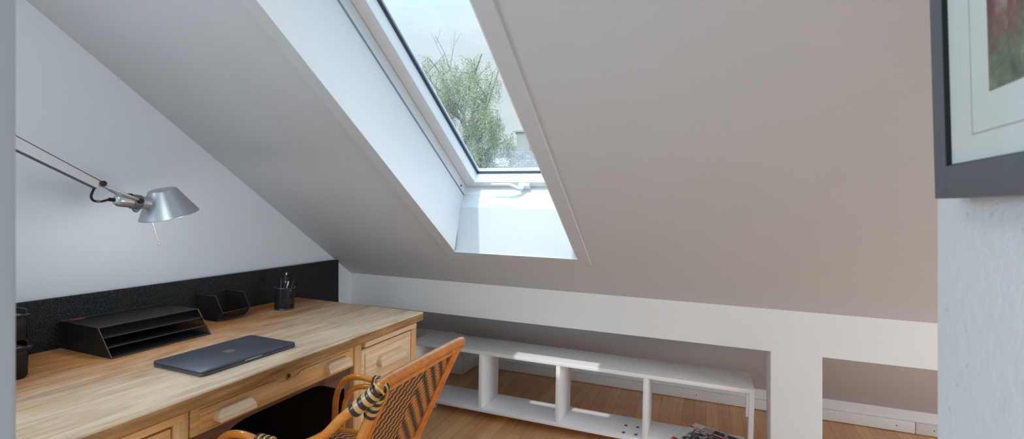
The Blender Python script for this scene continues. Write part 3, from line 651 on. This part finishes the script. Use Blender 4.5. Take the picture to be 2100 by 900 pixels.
# arms: outer pole from the top of the back sweeping down, forward and over to the floor; inner pole below it
for y, sg, yw in ((.945, -1, YN - .014), (1.43, 1, YF + .01)):
    path = [stile(yw, ZT - .012), Vector((-.770, yw + .012 * sg, .790)), Vector((-.822, yw + .02 * sg, .748)), Vector((-.892, y - .004 * sg, .684)), Vector((-.975, y, .648)), Vector((-1.08, y, .636)), Vector((-1.165, y, .640)), Vector((-1.225, y, .622)), Vector((-1.262, y, .575)), Vector((-1.274, y, .50)), Vector((-1.275, y, .3)), Vector((-1.27, y, 0))]
    b = A_(); b.tube(path, [.0125, .0125, .0125, .0120, .0115, .0110, .0110, .0110, .0112, .0115, .0115, .0115], 14, 6); b.build('arm', M['rattan'], ch)
    yi = y - .004 * sg
    inn = [Vector((-1.06, yi, .615)), Vector((-1.13, yi, .612)), Vector((-1.185, yi, .595)), Vector((-1.220, yi, .553)), Vector((-1.232, yi, .49)), Vector((-1.236, yi, .36))]
    b = A_(); b.tube(inn, .0095, 12, 5); b.build('arm_brace', M['rattan'], ch)
    for k_ in range(6):                 # cane binding where the two poles meet
        x = -1.052 - .009 * k_; b = A_()
        b.tube([Vector((x, y + .0165 * math.cos(a), .626 + .0265 * math.sin(a))) for a in [2 * math.pi * i / 20 for i in range(20)]], .0042, 8, 0, True)
        b.build('cane_binding', M['cane_dark'] if k_ % 2 else M['cane'], ch)
    if sg > 0: continue
    # large striped wrap over the corner
    seg = [path[0] + (path[1] - path[0]) * t_ for t_ in (-.2,)]
    wp = [stile(yw + .016 * -sg, ZT - .004), stile(yw, ZT - .012), Vector((-.752, yw + .008 * sg, .803)), Vector((-.790, yw + .016 * sg, .771))]
    N_ = 11
    def cr(t_):
        t_ *= 3; i = min(2, int(t_)); return wp[i].lerp(wp[i + 1], t_ - i)
    for k_ in range(N_):
        a = cr(k_ / N_); c_ = cr((k_ + .98) / N_); b = A_()
        b.tube([a, a.lerp(c_, .5), c_], [.0184, .0194, .0184], 18); b.build('cane_wrap', M['cane_dark'] if k_ % 2 == 0 else M['cane'], ch)
    for k_ in range(7):
        z = ZT - .028 - .0085 * k_; a = stile(yw + .012 * -sg, z); c_ = stile(yw + .012 * -sg, z - .0083); b = A_()
        b.tube([a, a.lerp(c_, .5), c_], [.0158, .0168, .0158], 16); b.build('cane_wrap', M['cane_dark'] if k_ % 2 == 0 else M['cane'], ch)
# seat
sf = [(-.90, .985), (-1.20, .965), (-1.255, 1.0), (-1.27, 1.185), (-1.255, 1.37), (-1.20, 1.405), (-.90, 1.375)]
b = A_(); b.tube([Vector((x, y, .445)) for x, y in sf], .0125, 12, 5, True); b.build('seat_frame', M['rattan'], ch)
vs = []; uv = []; fs_ = []; n_ = 20
for lay, (dz, ins) in enumerate(((.012, 0), (-.01, 0))):
    for i in range(n_ + 1):
        for j in range(n_ + 1):
            u, v_ = i / n_, j / n_; x = -.905 - .355 * u; wd = .19 + .012 * u - .05 * max(0, u - .82) / .18
            y = 1.183 + (v_ - .5) * 2 * wd
            dome = .016 * math.sin(math.pi * min(1, max(0, u))) ** .5 * math.sin(math.pi * v_) ** .5 if lay == 0 else 0
            vs.append(Vector((x, y, .445 + dz + dome))); uv.append((y - 1.185, x * -1))
m_ = n_ + 1
for lay in range(2):
    for i in range(n_):
        for j in range(n_):
            k_ = lay * m_ * m_ + i * m_ + j; q = (k_, k_ + 1, k_ + m_ + 1, k_ + m_); fs_.append(q if lay else q[::-1])
for i in range(n_):
    for a, c_ in ((i, i + 1), (n_ * m_ + i + 1, n_ * m_ + i), ((i + 1) * m_, i * m_), (i * m_ + n_, (i + 1) * m_ + n_)): fs_.append((a, c_, c_ + m_ * m_, a + m_ * m_))
b = A_(); b.add(vs, fs_, uv); b.build('seat', M['weave_seat'], ch)
for z in (.22,):
    b = A_(); b.tube([Vector((-.885, .96, z)), Vector((-1.27, .945, z))], .009, 10); b.build('stretcher', M['rattan'], ch)
    b = A_(); b.tube([Vector((-.885, 1.39, z)), Vector((-1.27, 1.43, z))], .009, 10); b.build('stretcher', M['rattan'], ch)
    b = A_(); b.tube([Vector((-1.272, .945, z + .03)), Vector((-1.272, 1.43, z + .03))], .009, 10); b.build('stretcher', M['rattan'], ch)

# ------------------------------------------------------------------ low white shelf on casters in the eaves
WX, WY = -.75, 2.72
ws = thing('low_shelf', 'long low whitewashed wooden shelf unit on casters under the knee wall opening', 'shelf unit', WX - .005, WY)
def W_(): return MB(lambda p: Vector((p.x - WX, p.y - WY, p.z)))
wx0, wx1, wy0, wy1 = -1.715, .212, 2.587, 2.858
b = W_(); b.box((wx0, wy0, .391), (wx1, wy1, .412), .002); b.build('top_board', M['white_wash'], ws)
b = W_(); b.box((wx0, wy0 - .002, .056), (wx1 - .02, wy1 - .022, .0755), .002); b.build('bottom_board', M['white_wash'], ws)
for x in (-1.245, -.774, -.305):
    b = W_(); b.box((x, wy0 + .002, .0755), (x + .023, wy1 - .024, .391), .0015); b.build('divider', M['white_wash_z'], ws)
b = W_(); b.box((wx0, wy0 + .002, .0755), (wx0 + .022, wy1 - .024, .391), .0015); b.build('end_board', M['white_wash_z'], ws)
b = W_(); b.box((wx1 - .022, wy0 + .002, .056), (wx1, wy1 - .2, .391), .0015); b.box((wx1 - .034, wy0 + .022, .27), (wx1 - .022, wy0 + .06, .391), .0015); b.build('end_board', M['white_wash_z'], ws)
for i, (x, y) in enumerate(((-1.57, 2.645), (-1.57, 2.79), (-.375, 2.668), (-.375, 2.79), (.12, 2.645), (.12, 2.79))):
    b = W_(); b.box((x - .03, y - .03, .053), (x + .03, y + .03, .056)); b.box((x - .014, y - .012, .024), (x - .011, y + .014, .054)); b.box((x + .011, y - .012, .024), (x + .014, y + .014, .054)); co = b.build('caster', M['steel'], ws, False)
    b = W_(); b.lathe([(.018, -.0095), (.0245, -.007), (.0248, 0), (.0245, .007), (.018, .0095)], (x, y, .025), (1, 0, 0), 24); b.build('wheel', M['caster'], co)
for x, y in ((-.405, 2.712), (-.342, 2.716), (-.404, 2.622), (-.340, 2.624)):
    b = W_(); b.lathe([(.0095, 0), (.0095, .0015), (.0055, .002), (.0055, .005), (.0001, .0062)], (x, y, .0755), (0, 0, 1), 12); b.build('bolt', M['steel'], ws)
# illustrated book lying on the bottom board
bk = thing('picture_book', 'large photo book with red title band lying on the bottom shelf board', 'book', .0085, 2.676, .0768, math.radians(-25.5))
BW, BH, BT = .262, .270, .02
b = MB(); b.box((-BW / 2, -BH / 2, .001), (BW / 2, BH / 2, BT - .0015)); b.build('pages', M['paper'], bk, False)
b = MB(); b.box((-BW / 2 - .003, -BH / 2 - .003, BT - .0015), (BW / 2 + .003, BH / 2 + .003, BT)); b.box((-BW / 2 - .003, -BH / 2 - .003, 0), (BW / 2 + .003, BH / 2 + .003, .0012)); b.box((-BW / 2 - .003, -BH / 2 - .003, 0), (-BW / 2 - .001, BH / 2 + .003, BT)); cv = b.build('cover', M['paper'], bk, False)
zc = BT + .0002
b = MB(); b.box((-BW / 2 + .03, -BH / 2 + .03, BT - .0005), (BW / 2 - .0, BH / 2 - .075, zc)); b.build('cover_photo', M['cover'], cv, False)
b = MB(); b.box((-BW / 2 + .055, BH / 2 - .049, BT - .0005), (BW / 2, BH / 2 - .006, zc)); b.box((-BW / 2 + .055, BH / 2 - .075, BT - .0005), (BW / 2, BH / 2 - .066, zc)); b.build('facade_photo', M['facade'], cv, False)
b = MB(); b.box((-BW / 2 - .003, BH / 2 - .066, BT - .0005), (BW / 2 + .003, BH / 2 - .049, zc + .0001)); b.box((-BW / 2 - .003, -BH / 2 + .005, BT - .0005), (-BW / 2 + .025, -BH / 2 + .03, zc + .0001)); b.build('title_band', M['red'], cv, False)
cu = bpy.data.curves.new('title_text', 'FONT'); cu.body = 'POSTCARDS FROM DETROIT'; cu.size = .0165; cu.align_y = 'CENTER'; cu.extrude = .0001; cu.offset = .0002
tmp = bpy.data.objects.new('tmp_text', cu); C.objects.link(tmp); bpy.context.view_layer.update()
me = bpy.data.meshes.new_from_object(tmp); bpy.data.objects.remove(tmp)
xs = [v.co.x for v in me.vertices]; kx = (BW - .022) / (max(xs) - min(xs))
for v in me.vertices: v.co.x = (v.co.x - min(xs)) * kx if False else v.co.x * kx
me.materials.append(M['text_white']); tt = bpy.data.objects.new('title_text', me); C.objects.link(tt); tt.parent = cv; tt.location = (-BW / 2 + .014, BH / 2 - .0575, zc + .0002)

# ------------------------------------------------------------------ framed picture on the partition
PXF = XP - .0015
pf = bpy.data.objects.new('framed_picture', None); C.objects.link(pf)
# hangs from a nail, so its top leans off the wall a little
PZ = H + .0185 - K * XP; PYF = .6935
pf.matrix_world = Matrix.Translation((XP - .001, PYF, PZ)) @ Matrix.Rotation(math.radians(-1.3), 4, 'Y')
tag(pf, 'large grey framed picture with wide pale mount hanging on the white partition', 'picture')
fw_, fhh, fd = .52, .74, .029            # width runs towards -Y, height up, depth towards -X
bw = .0285; bz = .035
b = MB()
for lo, hi in (((-fd, -bw, 0), (0, 0, fhh)), ((-fd, -fw_, 0), (0, -fw_ + bw, fhh)), ((-fd, -fw_ + bw, 0), (0, -bw, bz)), ((-fd, -fw_ + bw, fhh - bz), (0, -bw, fhh))): b.box(lo, hi, .0012, 2)
b.build('frame_border', M['frame'], pf)
b = MB(); e = .0012
xi0, xi1 = -fd + .0006, -fd + .012
b.box((xi0, -bw - e, bz), (xi1, -bw, fhh - bz)); b.box((xi0, -fw_ + bw, bz), (xi1, -fw_ + bw + e, fhh - bz)); b.box((xi0 + .002, -fw_ + bw, bz), (xi1, -bw, bz + e)); b.box((xi0, -fw_ + bw, fhh - bz - e), (xi1, -bw, fhh - bz)); b.build('inner_lip', M['frame_black'], pf, False)
xm = -fd + .0055
b = MB(); b.box((xm, -fw_ + bw, bz), (-.004, -bw, fhh - bz)); mt = b.build('mount', M['mat'], pf, False)
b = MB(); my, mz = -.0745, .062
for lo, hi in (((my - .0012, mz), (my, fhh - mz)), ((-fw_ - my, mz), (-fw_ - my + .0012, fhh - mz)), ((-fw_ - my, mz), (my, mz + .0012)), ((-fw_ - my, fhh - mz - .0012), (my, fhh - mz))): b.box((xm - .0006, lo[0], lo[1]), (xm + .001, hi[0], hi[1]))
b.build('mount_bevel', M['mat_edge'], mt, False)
b = MB(); b.box((xm - .0007, -fw_ + .108, .098), (xm + .001, -.1085, fhh - .098)); b.build('painting', M['art'], pf, False)

# ------------------------------------------------------------------ outside: garden, birch, neighbour
GZ = -5.2
b = MB(); b.box((-60, 6, GZ - .3), (45, 75, GZ)); o = b.build('ground_garden', M['lawn'], None, False); o['kind'] = 'structure'
TRX, TRY = -8.7, 18.05
tree = bpy.data.objects.new('birch_tree', None); C.objects.link(tree); tree.location = (TRX, TRY, GZ)
tag(tree, 'tall birch with drooping pale green foliage and bare top branches outside the roof window', 'tree')
br = MB(); tips = []
def limb(p, d_, L, r, lev):
    n_ = 6; pts = [p]; q = p.copy(); dd = d_.copy()
    for i in range(n_):
        w_ = .03 if lev == 0 else .16; dd = (dd + Vector((R.uniform(-w_, w_), R.uniform(-w_, w_), R.uniform(-.02, .10) if lev < 2 else R.uniform(-.16, .06)))).normalized()
        q = q + dd * L / n_; pts.append(q.copy())
        if lev >= 1: tips.append((q.copy(), dd.copy(), lev))
    br.tube(pts, [r * (1 - .75 * i / n_) for i in range(n_ + 1)], 6 if lev else 10)
    if lev < 3:
        for k_ in range((30, 5, 3)[lev]):
            t_ = R.uniform(.25, 1); i = min(n_ - 1, int(t_ * n_)); a = R.uniform(0, 2 * math.pi)
            side = Vector((math.cos(a), math.sin(a), R.uniform(.15, .9))).normalized()
            limb(pts[i].lerp(pts[i + 1], t_ * n_ - i), (dd * .35 + side).normalized(), L * (R.uniform(.16, .24) if lev == 0 else R.uniform(.34, .55)), r * .36, lev + 1)
limb(Vector((0, 0, 0)), Vector((.0, 0, 1)), 11.2, .2, 0)
# bare leaders above the crown
def bare(p, d_, L, r, lev=0):
    pts = [p]; q = p.copy(); dd = d_.copy()
    for i in range(5): dd = (dd + Vector((R.uniform(-.2, .2), R.uniform(-.1, .1), R.uniform(0, .15)))).normalized(); q = q + dd * L / 5; pts.append(q.copy())
    br.tube(pts, [r * (1 - .7 * i / 5) for i in range(6)], 6)
    if lev < 2:
        for k_ in range(2): i = R.choice((2, 3, 4)); bare(pts[i], (dd + Vector((R.uniform(-.8, .8), 0, .2))).normalized(), L * .4, r * .5, lev + 1)
bare(Vector((-.1, 0, 10.2)), Vector((-.30, -.1, 1)), 3.9, .045); bare(Vector((.05, 0, 10.0)), Vector((.36, .14, 1)), 4.5, .05)
br.build('trunk', M['bark'], tree)
lf = bmesh.new()
def leafq(p, s):
    a = R.uniform(0, 6.28); u = Vector((math.cos(a), math.sin(a), R.uniform(-.5, .5))).normalized() * s; w_ = Vector((R.uniform(-.4, .4), R.uniform(-.4, .4), -1)).normalized() * s * 1.5
    lf.faces.new([lf.verts.new(p), lf.verts.new(p + u * .5 + w_ * .45), lf.verts.new(p + w_), lf.verts.new(p - u * .5 + w_ * .45)])
for p, dd, lev in tips:
    if p.z < 4.5: continue
    for s2 in range(2 if lev == 3 else 1):
        L = R.uniform(.5, 1.25); st = p + Vector((R.uniform(-.12, .12), R.uniform(-.12, .12), 0)); dr_ = Vector((R.uniform(-.15, .15), R.uniform(-.15, .15), 0))
        for k_ in range(13):
            t_ = k_ / 13; leafq(st + dr_ * t_ + Vector((R.uniform(-.06, .06), R.uniform(-.06, .06), -L * t_)), R.uniform(.026, .042))
me = bpy.data.meshes.new('foliage'); lf.to_mesh(me); lf.free(); me.materials.append(M['leaf']); fo_ = bpy.data.objects.new('foliage', me); C.objects.link(fo_); fo_.parent = tree
# neighbour's house
NX, NYY = -11.2, 28.0
hs = bpy.data.objects.new('neighbour_house', None); C.objects.link(hs); hs.location = (NX, NYY, GZ + 1.2); hs.rotation_euler = (0, 0, math.radians(18))
tag(hs, 'neighbouring house with pale grey tiled hip roof and chimney behind the birch', 'house')
b = MB(); b.box((-4.6, -3, -1.2), (7, 5, 6.9)); b.build('house_wall', M['render'], hs, False)
b = MB(); b.add([(-5.1, -3.5, 6.8), (7.5, -3.5, 6.8), (7.5, 5.5, 6.8), (-5.1, 5.5, 6.8), (-2.6, 1, 9.35), (5.2, 1, 9.35)], [(0, 1, 5, 4), (1, 2, 5), (2, 3, 4, 5), (3, 0, 4), (3, 2, 1, 0)]); b.build('hip_roof', M['tiles'], hs, False)
b = MB(); b.box((.3, .3, 8.2), (1.1, 1.1, 10.1)); b.box((.2, .2, 10.1), (1.2, 1.2, 10.2)); b.build('chimney', M['render'], hs, False)
for x in (-.9, 2.6):
    b = MB(); b.add([(x, -1.9, 7.78), (x + .9, -1.9, 7.78), (x + .9, -.9, 8.36), (x, -.9, 8.36), (x, -1.9, 7.68), (x + .9, -1.9, 7.68), (x + .9, -.9, 8.2), (x, -.9, 8.2)], [(0, 1, 2, 3), (0, 4, 5, 1), (1, 5, 6, 2), (2, 6, 7, 3), (3, 7, 4, 0)]); b.build('roof_window', M['render'], hs, False)

# ------------------------------------------------------------------ light
GLOW_S, GLOW_P = 5.0, 5.0
wd = bpy.data.worlds.new('sky'); bpy.context.scene.world = wd; wd.use_nodes = True; nt = wd.node_tree; bg = nt.nodes['Background']
tc = nt.nodes.new('ShaderNodeTexCoord'); mp = nt.nodes.new('ShaderNodeMapping'); mp.inputs['Scale'].default_value = (1.2, 1.2, 4)
nz = nt.nodes.new('ShaderNodeTexNoise'); nz.inputs['Scale'].default_value = 2.2; nz.inputs['Detail'].default_value = 6; nz.inputs['Roughness'].default_value = .6
rp_ = nt.nodes.new('ShaderNodeValToRGB'); rp_.color_ramp.elements[0].position = .36; rp_.color_ramp.elements[0].color = (.76, .89, .92, 1); rp_.color_ramp.elements[1].position = .62; rp_.color_ramp.elements[1].color = (.93, .98, .98, 1)
nt.links.new(tc.outputs['Generated'], mp.inputs[0]); nt.links.new(mp.outputs[0], nz.inputs['Vector']); nt.links.new(nz.outputs['Fac'], rp_.inputs[0]); zb = nt.nodes.new('ShaderNodeMix'); zb.data_type = 'RGBA'; zb.blend_type = 'MULTIPLY'; zb.inputs[7].default_value = (.68, .86, 1.05, 1)
mz_ = nt.nodes.new('ShaderNodeMapRange'); mz_.inputs[1].default_value = .2; mz_.inputs[2].default_value = .7
sz0 = nt.nodes.new('ShaderNodeSeparateXYZ'); nt.links.new(tc.outputs['Generated'], sz0.inputs[0]); nt.links.new(sz0.outputs[2], mz_.inputs[0]); nt.links.new(mz_.outputs[0], zb.inputs[0])
nt.links.new(rp_.outputs[0], zb.inputs[6]); nt.links.new(zb.outputs[2], bg.inputs[0]); 
sxz = nt.nodes.new('ShaderNodeSeparateXYZ'); nt.links.new(tc.outputs['Generated'], sxz.inputs[0])
mr = nt.nodes.new('ShaderNodeMapRange'); mr.inputs[1].default_value = .30; mr.inputs[2].default_value = 1; mr.inputs[3].default_value = .93; mr.inputs[4].default_value = 3.4   # overcast sky: brighter towards the zenith
nt.links.new(sxz.outputs[2], mr.inputs[0])
SUN = Vector((-.055, -.742, 1)).normalized()                # wide bright glow of thin cloud round the sun
dp = nt.nodes.new('ShaderNodeVectorMath'); dp.operation = 'DOT_PRODUCT'; dp.inputs[1].default_value = SUN; nt.links.new(tc.outputs['Generated'], dp.inputs[0])
mxn = nt.nodes.new('ShaderNodeMath'); mxn.operation = 'MAXIMUM'; mxn.inputs[1].default_value = 0; nt.links.new(dp.outputs['Value'], mxn.inputs[0])
pw = nt.nodes.new('ShaderNodeMath'); pw.operation = 'POWER'; pw.inputs[1].default_value = GLOW_P; nt.links.new(mxn.outputs[0], pw.inputs[0])
ma = nt.nodes.new('ShaderNodeMath'); ma.operation = 'MULTIPLY_ADD'; ma.inputs[1].default_value = GLOW_S; nt.links.new(pw.outputs[0], ma.inputs[0]); nt.links.new(mr.outputs[0], ma.inputs[2]); nt.links.new(ma.outputs[0], bg.inputs[1])
sun = bpy.data.lights.new('sun', 'SUN'); sun.energy = 2.5; sun.angle = math.radians(.53); sun.color = (1, .97, .92)
so_ = bpy.data.objects.new('sun', sun); C.objects.link(so_); so_.rotation_euler = Vector((.055, .742, -1)).to_track_quat('-Z', 'Y').to_euler()
def area(name, loc, target, sx, sy, e, col):
    l = bpy.data.lights.new(name, 'AREA'); l.shape = 'RECTANGLE'; l.size = sx; l.size_y = sy; l.energy = e; l.color = col
    o = bpy.data.objects.new(name, l); C.objects.link(o); o.location = loc; o.rotation_euler = (Vector(target) - Vector(loc)).to_track_quat('-Z', 'Y').to_euler(); return o
area('gable_opening_fill', (XG - .03, -.9, 1.45 + K * 2.1), (.3, -.7, 1.4), 1.05, 1.15, 34, (.64, .84, 1))  # unseen opening, area light placed here to brighten the partition
area('ridge_fill', (-1.0, -.1, 2.55), (-1.0, .9, 0), .45, .45, 7.0, (.82, .94, 1))  # added downward fill for desk and shelf, not a visible lamp
area('room_warm_fill', (1.8, .2, 2.25), (1.8, .9, 0), .5, .5, 13, (1, .95, .86))  # added warm fill for the right part of the room, unseen source
area('right_wall_fill', (XR - .02, 1.9, .55), (-.9, 2.6, .3), 1.5, .85, 52, (.90, .96, 1))  # added low fill reaching under the knee wall; no window in this wall
pt = bpy.data.lights.new('desk_lamp_bulb', 'POINT'); pt.energy = 1.3; pt.shadow_soft_size = .02; pt.color = (1, .96, .92)
po = bpy.data.objects.new('desk_lamp_bulb', pt); C.objects.link(po); po.location = (LPX, 1.137, 1.204 - K * LPX)

# ------------------------------------------------------------------ camera
cam = bpy.data.cameras.new('camera'); co_ = bpy.data.objects.new('camera', cam); C.objects.link(co_)
cam.sensor_width = 36; cam.lens = 36 * 998 / 2100; cam.shift_y = -20.5 / 2100; cam.clip_start = .02; cam.clip_end = 300
co_.location = (0, 0, H); co_.rotation_euler = (math.pi / 2, 0, math.atan2(398, 998))
cam.dof.use_dof = True; cam.dof.focus_distance = 1.9; cam.dof.aperture_fstop = 6.3
sc = bpy.context.scene; sc.camera = co_
vs_ = sc.view_settings; vs_.view_transform = 'Standard'; vs_.look = 'None'; vs_.gamma = 1; vs_.use_curve_mapping = False; vs_.exposure = 0
sc.cycles.use_denoising = True; sc.cycles.max_bounces = 14; sc.cycles.diffuse_bounces = 8; sc.cycles.transparent_max_bounces = 24; sc.cycles.sample_clamp_indirect = 6
